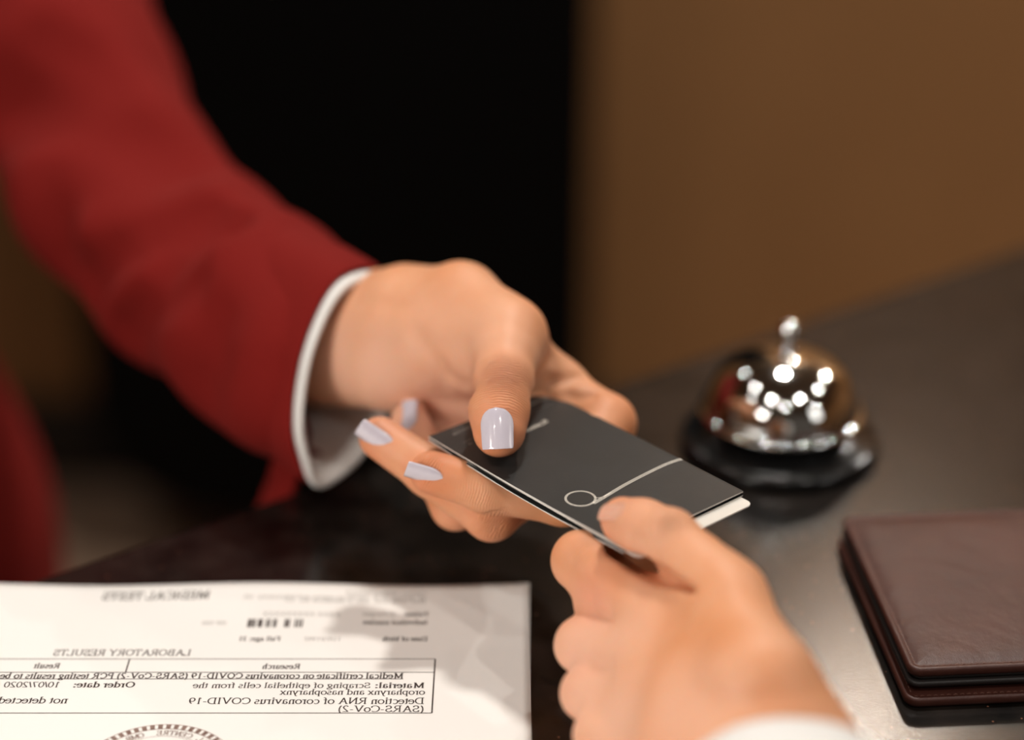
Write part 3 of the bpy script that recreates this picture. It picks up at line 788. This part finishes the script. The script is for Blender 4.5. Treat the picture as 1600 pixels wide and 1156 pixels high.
# finger joints
th = [Q(716, 468, 724, 12.5), Q(796, 521, 703, 11.8), Q(787, 594, 683, 9.3), Q(780, 640, 674, 9.6), Q(780, 673, 669, 8.9)]
ix = [Q(946, 662, 712, 10.8), Q(880, 780, 680, 8.8), Q(762, 763, 677, 8.2), Q(674, 738, 678, 7.4)]
md = [Q(905, 700, 714, 10.5), Q(768, 803, 687, 9.0), Q(672, 738, 690, 8.2), Q(594, 684, 697, 7.5)]
rg = [Q(862, 716, 724, 10.0), Q(712, 789, 700, 8.4), Q(668, 720, 712, 7.8), Q(640, 657, 722, 6.9)]
pk = [Q(812, 705, 736, 9.5), Q(735, 742, 722, 7.5), Q(714, 690, 730, 6.8), Q(700, 662, 736, 6.2)]
for nm, c_ in (('thumb', th), ('index', ix), ('middle', md), ('ring', rg), ('little', pk)):
    print(nm, [round(float(np.linalg.norm(c_[i+1][0]-c_[i][0])), 1) for i in range(len(c_)-1)], 'h', [round(float(q[0][2])) for q in c_])
wr = P(615, 530, 741); fa = P(470, 520, 800); el = P(300, 450, 880)
dirv = unit(wr-el); vw = unit(np.array([0, 1, 0.05]) - dirv*0.2)
fore = chainf([(wr+unit(P(700, 540, 735)-wr)*6, 25.5), (wr, 26.0), (fa, 28.5), (el, 33)], 4, unit(np.cross(dirv, np.cross(P(615, 530, 741)-np.array([0, 0, CAMH]), dirv))), 1.32)
palm = union([fore,
    chainf([(P(655, 500, 738), 19), (P(716, 478, 727), 14.5)], 3),
    chainf([(P(722, 470, 724), 12.5), th[1], (th[1][0]*0.55+th[2][0]*0.45, 10.2)], 3),
    chainf([(P(690, 540, 726), 19), (P(775, 545, 712), 17.5)], 3),                       # ball of the thumb
    chainf([(P(690, 520, 738), 17), (P(842, 601, 729), 11.5), ix[0]], 3),
    chainf([(P(690, 540, 740), 17), (P(840, 645, 733), 12), md[0]], 3),
    chainf([(P(680, 560, 742), 17), (P(800, 660, 732), 12), rg[0]], 3),
    chainf([(P(665, 570, 742), 17), (P(722, 622, 740), 13.5), (P(765, 672, 740), 11.5), pk[0]], 3),
    chainf([(P(812, 552, 717), 8.5), (P(872, 594, 724), 7)], 3)], 9)
fing = union([chainf(c_, 3) for c_ in (ix, md, rg, pk)], 0.8)
thumb = union([chainf([(th[1][0]*0.75+th[2][0]*0.25, 10.6)] + th[2:], 4), ball(P(787, 597, 685), 9.6)], 3)
hand1 = union([palm, thumb], 5)
hand1b = union([hand1, fing], 2.2)
T = lambda px, py, t: P(px, py, t)
front = lambda px, py: surface_hit(hand1b, px, py)
gl = [([front(862, 596), front(885, 594), front(906, 588)], 1.6, 2.2), ([front(890, 618), front(905, 622), front(925, 618)], 1.3, 1.8),
      ([front(838, 590), front(850, 575), front(860, 560)], 2.0, 3.0),
      ([front(706, 590), front(722, 602), front(738, 612)], 1.2, 2.5), ([front(690, 575), front(692, 610)], 0.8, 3.0),
      ([front(650, 520), front(680, 560), front(700, 585)], 0.7, 3.5), ([front(560, 470), front(640, 480)], 0.5, 3.5),
      ([front(770, 596), front(790, 592), front(808, 602)], 0.35, 0.9)]
hand1c = groove(hand1b, gl)
lo = [min(q[0] for q in (wr, el, th[4][0])) - 40, 540, 8]; lo[0] = P(300, 450, 880)[0]-36
hi = [ix[0][0][0]+16, P(300, 450, 880)[1]+36, 115]
def near_att(cs, w):
    def f(V):
        out = np.zeros(len(V), np.float32)
        for c_, s_ in cs: out = np.maximum(out, s_*np.exp(-((V-c_.astype(np.float32))**2).sum(1)/(w*w)))
        return out
    return f
def along_att(a, b):
    d = unit(b-a).astype(np.float32)
    return lambda V: (V-a.astype(np.float32))@d
def joint_crease(cs):
    """distance along each finger near its joint, and how strongly the skin is creased there"""
    def u(V):
        best = np.full(len(V), 1e9, np.float32); out = np.zeros(len(V), np.float32)
        for c_, d_, w_, s_ in cs:
            q = V-c_.astype(np.float32); r2 = (q**2).sum(1); m_ = r2 < best; out[m_] = (q@unit(d_).astype(np.float32))[m_]; best[m_] = r2[m_]
        return out
    def m(V):
        out = np.zeros(len(V), np.float32)
        for c_, d_, w_, s_ in cs:
            q = V-c_.astype(np.float32); out = np.maximum(out, s_*np.exp(-(q**2).sum(1)/(w_*w_)))
        return out
    return u, m
cr1 = [(front(787, 590), th[4][0]-th[2][0], 8.0, 0.9), (front(742, 778), ix[3][0]-ix[1][0], 5.0, 0.14), (front(768, 820), md[2][0]-md[1][0], 6, 0.35), (front(664, 728), md[3][0]-md[1][0], 5.0, 0.3)]
cu_, cm_ = joint_crease(cr1)
flush1 = near_att([(front(787, 590), 0.5), (th[4][0], 0.7), (ix[3][0], 0.7), (md[3][0], 0.7), (md[1][0], 0.6), (rg[1][0], 0.5), (ix[0][0], 0.5), (rg[3][0], 0.7)], 11)
body1 = sdf_obj('body', hand1c, lo, hi, 1.15, skin, lady, {'palm_lit': near_att([(front(520, 560), 0.8), (front(600, 590), 0.8), (front(700, 630), 0.9), (front(680, 520), 0.5), (front(730, 560), 0.5)], 26), 'flush': flush1, 'along': cu_, 'crease': cm_})  # pale palm skin mixed with front light painted on the wrist
tv = UPV; rt = np.array([1., 0, 0])
def nail_at(parent, m, f, px, py, tip_px, width, length, R, tilt_up=0.0, tilt_rt=0.0, dt=0, **kw):
    c = surface_hit(f, px, py); g = grad(f, c[None].astype(np.float32))[0].astype(float)
    n_ = unit(g*1.0 + UPV*tilt_up + rt*tilt_rt)
    tip = P(*tip_px, float((c@VIEW - CAMH*(-SP)*0)) if False else 0) if False else None
    t = float((c-np.array([0, 0, CAMH]))@VIEW)
    tip = unit(P(tip_px[0], tip_px[1], t+dt)-c)
    return nail('fingernail', c, tip, n_, width, length, R, m, parent, **kw)
n1 = nail_at(body1, nailm, hand1b, 776, 669, (776, 720), 12.0, 14.0, 8.6, 0.0, -0.05, dt=-4, over=0.0, lift=0.8)
n1['label'] = 'square-tipped lilac white thumbnail'
nail_at(body1, nailm, hand1b, 665, 746, (635, 734), 8.6, 13.5, 5.6, -0.75, 0.0, dt=0, over=1.0, lift=0.5)
nail_at(body1, nailm, hand1b, 590, 691, (560, 670), 9.2, 15.5, 5.8, -0.6, 0.0, dt=0, over=1.5, lift=0.5)
nail_at(body1, nailm, hand1b, 634, 652, (627, 630), 8.6, 12.0, 5.4, 0.0, -0.4, dt=0, over=1.5, lift=0.5)

# white shirt cuff: an open ring around the wrist
cc = P(548, 586, 752)
v1 = P(500, 738, 752) - cc
v2 = P(484, 548, 731) - cc
back = P(405, 500, 800) - cc
print('cuff radii', np.linalg.norm(v1), np.linalg.norm(v2))
def cuff_mesh(name, cc, v1, v2, back, prof, m, parent, wob=0.03, n=96, seed=3, corner=0.0):
    """prof: (radial scale offset mm, distance back 0..1)"""
    rnd = random.Random(seed); ph = [rnd.uniform(0, 6.28) for _ in range(4)]
    r0 = (np.linalg.norm(v1)+np.linalg.norm(v2))/2
    vs, fs = [], []
    for off, s_ in prof:
        for k in range(n):
            a_ = 2*math.pi*k/n
            wv = 1 + wob*(math.sin(3*a_+ph[0])*0.5 + math.sin(5*a_+ph[1])*0.35 + math.sin(8*a_+ph[2])*0.2)
            wv += corner*math.exp(-((((a_+math.pi) % (2*math.pi)) - math.pi - 0.05)/0.30)**2)*(1-min(max(s_, 0)*2, 1))
            k_ = wv*(1-0.10*max(s_, 0)) + off/r0
            vs.append(M(cc + v1*math.cos(a_)*k_ + v2*math.sin(a_)*k_ + back*s_))
    for i in range(len(prof)-1):
        for k in range(n):
            k2 = (k+1) % n; fs.append((i*n+k, i*n+k2, (i+1)*n+k2, (i+1)*n+k))
    o = mesh_obj(name, vs, fs, m, parent)
    bm = bmesh.new(); bm.from_mesh(o.data); bmesh.ops.recalc_face_normals(bm, faces=bm.faces); bm.to_mesh(o.data); bm.free()
    o.data.polygons.foreach_set('use_smooth', [True]*len(o.data.polygons))
    return o
rim = [(0.2, 0.9), (0.2, 0.4), (0.3, 0.15), (0.6, 0.06), (0.9, 0.01), (0.7, -0.018), (0.0, -0.028), (-0.9, -0.02), (-1.5, 0.01), (-1.7, 0.06), (-1.6, 0.12), (-1.2, 0.2), (-1.2, 0.45), (-1.2, 0.75), (-2.0, 0.95), (-6, 1.0), (-11, 1.0)]
rim = [(o_*1.6, s_) for o_, s_ in rim]
shirt = cuff_mesh('shirt_cuff', cc, v1, v2, back, rim, whitem, lady, corner=0.10)

# red jacket: sleeve and side of the body
arm = [Q(492, 560, 775, 38.5), Q(400, 487, 805, 40), Q(300, 420, 845, 43), Q(180, 290, 890, 45), Q(120, 150, 935, 47), Q(60, -20, 975, 50), Q(10, -250, 1000, 54), Q(-60, -560, 1010, 60)]
torso_c = np.array([-400.0, 985.0, 0.0])
jk = union([chainf(arm, 12),
    chainf([Q(400, 572, 800, 22), Q(430, 600, 785, 22)], 8),
    chainf([(np.array([-400, 985, 380]), 70), (np.array([-395, 985, 180]), 108), (np.array([-395, 975, -30]), 92), (np.array([-385, 960, -190]), 118), (np.array([-385, 955, -330]), 135)], 40)], 22)
nrm = unit(np.cross(v1, v2)); nrm = nrm if nrm@back < 0 else -nrm
cutp = cc + back*0.14
cav = chainf([(cc - back*0.3, np.linalg.norm(v1)*0.90), (cc + back*0.30, np.linalg.norm(v1)*0.88)], 1)
def cutf(f):
    def g(p):
        d = f(p); q = (p-cutp.astype(np.float32))@nrm.astype(np.float32)
        side_ = np.abs(((p-cutp.astype(np.float32))**2).sum(1)) < 90.0**2
        d = np.where(side_, np.maximum(d, q), d)
        return np.maximum(d, -(cav(p)))
    return g
flare = cuffring = None
def ringshape(s0, s1, k0, k1, wide=1.0):
    """elliptical sleeve end following the cuff"""
    Mi = np.linalg.inv(np.stack([v1, v2, back], 1)).astype(np.float32)
    rm = min(np.linalg.norm(v1), np.linalg.norm(v2)); lb = np.linalg.norm(back)
    def f(p):
        q = (p-cc.astype(np.float32))@Mi.T
        h = np.clip((q[:, 2]-s0)/(s1-s0), 0, 1); kk = k0+(k1-k0)*h
        rr = (np.sqrt(q[:, 0]**2+(q[:, 1]/wide)**2)-kk)*rm
        return np.maximum(rr, np.maximum((s0-q[:, 2])*lb, (q[:, 2]-s1)*lb)*0.8)
    return f
jk0 = jk
cavr = ringshape(-0.5, 0.98, 0.965, 0.90)
def jacket_f(p):
    d = jk0(p); q = (p-cutp.astype(np.float32))@nrm.astype(np.float32)
    near = ((p-cutp.astype(np.float32))**2).sum(1) < 95.0**2
    d = np.where(near, np.maximum(d, q), d)
    return np.maximum(d, -cavr(p))
flap = chainf([Q(462, 655, 776, 5), Q(456, 715, 786, 4), Q(436, 765, 800, 4.5), Q(410, 830, 815, 5)], 3)
flap = chainf([(a_, 13.0) for a_, b_ in flap.pts], 3, unit(np.array([1, 0.25, 0.0])), 3.4)
jacket_g = union([jacket_f, flap], 2)
def sf(px, py): return surface_hit(jk, px, py, 600, 1200)
folds = [([sf(122, 445), sf(135, 420), sf(169, 385), sf(223, 350), sf(300, 330)], 52, 9), ([sf(246, 402), sf(290, 364), sf(345, 338)], 44, 8),
         ([sf(10, 150), sf(110, 165), sf(200, 200), sf(262, 232)], 32, 18), ([sf(150, 345), sf(205, 325), sf(270, 300)], 8, 10),
         ([sf(60, 60), sf(120, 85), sf(170, 120)], 10, 13), ([sf(330, 510), sf(325, 560), sf(312, 600)], 6, 13), ([sf(190, 520), sf(230, 470), sf(280, 440)], 12, 11),
         ([sf(60, 270), sf(150, 275), sf(210, 285)], 12, 14), ([sf(90, 400), sf(75, 340)], 14, 12)]
jacket_h = groove(jacket_g, folds)
hem = cuff_mesh('sleeve_hem', cc, v1, v2, back, [(1.4, 0.5), (1.3, 0.10), (1.6, 0.055), (2.4, 0.045), (3.2, 0.06), (3.9, 0.12), (5.2, 0.4), (6.0, 0.7), (5.5, 1.0), (2.0, 1.15)], redm, lady, corner=0.05)
jack = sdf_obj('jacket', jacket_h, [-560, 660, -480], [-55, 1130, 470], 3.3, redm, lady)
# skirt below the jacket, reaching the floor zone behind the counter
lathe('skirt', [(0.11, TOP-0.30), (0.135, TOP-0.42), (0.13, TOP-0.7), (0.125, TOP-0.75), (0.02, TOP-0.75)], -0.385, 0.955, blackbody, lady)

# ------------------------------------------------------------------ the guest: hand from the lower right
guest = thing('person', 'person in a white shirt reaching in from the lower right to take the sleeve', 'person', M((80, 300, 0)))
w2 = np.array([70.0, 447, 38])
th2 = [Q(1181, 1072, 566, 17), Q(1132, 936, 590, 11.3), Q(1046, 840, 606, 8.4), Q(1005, 824, 615, 8.2), Q(974, 812, 621, 7.2)]
ix2 = [Q(1035, 972, 606, 10.8), Q(910, 876, 636, 9.2), (P(1001, 862, 651), 7.6), (np.array([58., 574, 50]), 7.0)]
md2 = [Q(1018, 1040, 596, 10.8), Q(912, 1008, 622, 8.4), (np.array([38., 540, 30]), 7.8), (np.array([52., 528, 36]), 7.0)]
rg2 = [Q(1018, 1108, 590, 10.2), Q(920, 1083, 610, 8.0), (np.array([36., 522, 20]), 7.4), (np.array([50., 512, 26]), 6.8)]
pk2 = [Q(1030, 1175, 583, 9.5), Q(938, 1148, 598, 7.4), (np.array([36., 508, 14]), 6.8), (np.array([48., 498, 18]), 6.3)]
for nm, c_ in (('thumb', th2), ('index', ix2), ('middle', md2), ('ring', rg2), ('little', pk2)):
    print(nm, [round(float(np.linalg.norm(c_[i+1][0]-c_[i][0])), 1) for i in range(len(c_)-1)], 'h', [round(float(q[0][2])) for q in c_])
fore2 = chainf([(w2+np.array([-2, 10, 1]), 25), (w2, 25), (w2+np.array([12, -70, 4]), 27), (w2+np.array([30, -160, 12]), 33)], 4, np.array([0, 0, 1.]), 1.3)
ws = lambda dx, dz: w2+np.array([dx, 12, dz])
palm2 = union([fore2,
    chainf([(ws(12, 3), 17), th2[0], th2[1]], 4), chainf([th2[1], (th2[1][0]*0.5+th2[2][0]*0.5, 9.6)], 3),
    chainf([(ws(4, 5), 16), (P(1120, 1040, 583), 13.5), ix2[0]], 3), chainf([(ws(-2, 3), 16), (P(1085, 1080, 580), 13), md2[0]], 3),
    chainf([(ws(-8, 0), 16), (P(1070, 1130, 575), 13), rg2[0]], 3), chainf([(ws(-14, -4), 15), (P(1060, 1190, 570), 12), pk2[0]], 3),
    chainf([(P(1110, 985, 600), 12), (P(1150, 1040, 588), 14)], 3)], 8)
fing2 = union([chainf(c_, 4) for c_ in (ix2, md2, rg2, pk2)], 1.2)
# keep the first row of fingers joined to the knuckles with soft webs
web2 = union([chainf([ix2[0], (ix2[0][0]*0.15+ix2[1][0]*0.85, 9.2)], 3), chainf([md2[0], (md2[0][0]*0.1+md2[1][0]*0.9, 8.5)], 3),
              chainf([rg2[0], (rg2[0][0]*0.1+rg2[1][0]*0.9, 8.1)], 3), chainf([pk2[0], (pk2[0][0]*0.1+pk2[1][0]*0.9, 7.5)], 3), ball(P(938, 946, 630), 7.5)], 8)
thumb2 = union([chainf([(th2[1][0]*0.7+th2[2][0]*0.3, 10.0)] + th2[2:], 4), chainf([Q(992, 831, 623, 7.2), Q(1045, 852, 613, 8.2), Q(1085, 880, 606, 9.0)], 3)], 4)
hand2 = union([union([union([palm2, web2], 6), thumb2], 4), fing2], 2.2)
fr2 = lambda px, py: surface_hit(hand2, px, py, 480, 800)
hand2c = groove(hand2, [([fr2(925, 940), fr2(935, 955), fr2(950, 970)], 0.9, 2.5), ([fr2(925, 1040), fr2(950, 1045)], 0.8, 3), ([fr2(1030, 822), fr2(1052, 812)], 0.5, 1.6)])
def front_of(px, py, dt): 
    p_ = fr2(px, py); return p_ + unit(p_-np.array([0, 0, CAMH]))*dt
slots = union([chainf([(front_of(958, 856, d_), 2.6), (front_of(992, 875, d_), 3.1), (front_of(1038, 899, d_), 2.3), (front_of(1084, 922, d_), 0.9)], 1) for d_ in (-1, 2, 5, 8, 10)], 2)
hand2d = hand2c
def hand2c(p):
    a_ = hand2d(p); b_ = -slots(p); h_ = np.maximum(1.6-np.abs(a_-b_), 0)/1.6
    return np.maximum(a_, b_) + h_*h_*1.6*0.25
cr2 = [(fr2(1045, 815), th2[4][0]-th2[2][0], 6, 0.35), (fr2(905, 870), ix2[1][0]-ix2[0][0], 7, 0.2)]
cu2, cm2 = joint_crease(cr2)
flush2 = near_att([(fr2(925, 935), 0.7), (fr2(905, 1040), 0.5), (th2[4][0], 0.6), (ix2[1][0], 0.35)], 11)
body2 = sdf_obj('body', hand2c, [0, 275, -2], [132, 590, 96], 1.15, skin, guest, {'palm_lit': near_att([(fr2(905, 1010), 0.8), (fr2(915, 1085), 0.8), (fr2(960, 1000), 0.6), (fr2(960, 1120), 0.8), (fr2(1060, 1120), 0.6), (fr2(1000, 820), 0.4)], 20), 'flush': flush2, 'along': cu2, 'crease': cm2})  # pale patches paint the light from the left on knuckles and thumb
nail_at(body2, natnail, hand2, 964, 790, (938, 786), 10.2, 11.5, 6.8, 0.35, 0.0, dt=4, over=0.6, lift=0.3)
# white shirt sleeve
c2 = np.array([74.0, 437, 39]); 
shirt2 = cuff_mesh('shirt_cuff', c2, np.array([33.5, 0, 0.0]), np.array([0, -3.0, 31.0]), np.array([10, -70, 3.0]),
    [(0.2, 1.0), (0.3, 0.5), (0.5, 0.1), (0.6, 0.02), (0.3, -0.012), (-0.6, -0.012), (-1.2, 0.02), (-1.2, 0.1), (-1.2, 1.0)], whitem, guest, 0.025, 96, 5)
vs, fs = [], []; n = 64
path = [(np.array([80., 390, 42]), 31), (np.array([88., 350, 46]), 36), (np.array([104., 280, 52]), 41), (np.array([118., 220, 58]), 45), (np.array([128., 180, 62]), 44), (np.array([132., 160, 62]), 25)]
pts_ = smooth_prof([(*p_, r_) for p_, r_ in path], 5)
for j, (x, y, z, r_) in enumerate(pts_):
    for k in range(n):
        a_ = 2*math.pi*k/n; rr = r_*(1+0.02*math.sin(3*a_+j*0.5)+0.015*math.sin(5*a_-j*0.8))
        vs.append(M((x+rr*math.cos(a_), y, max(z+rr*math.sin(a_)*0.93, 0.8))))
for j in range(len(pts_)-1):
    for k in range(n): k2 = (k+1) % n; fs.append((j*n+k, j*n+k2, (j+1)*n+k2, (j+1)*n+k))
fs.append(tuple(range((len(pts_)-1)*n, len(pts_)*n)))
mesh_obj('shirt_sleeve', vs, fs, whitem, guest)
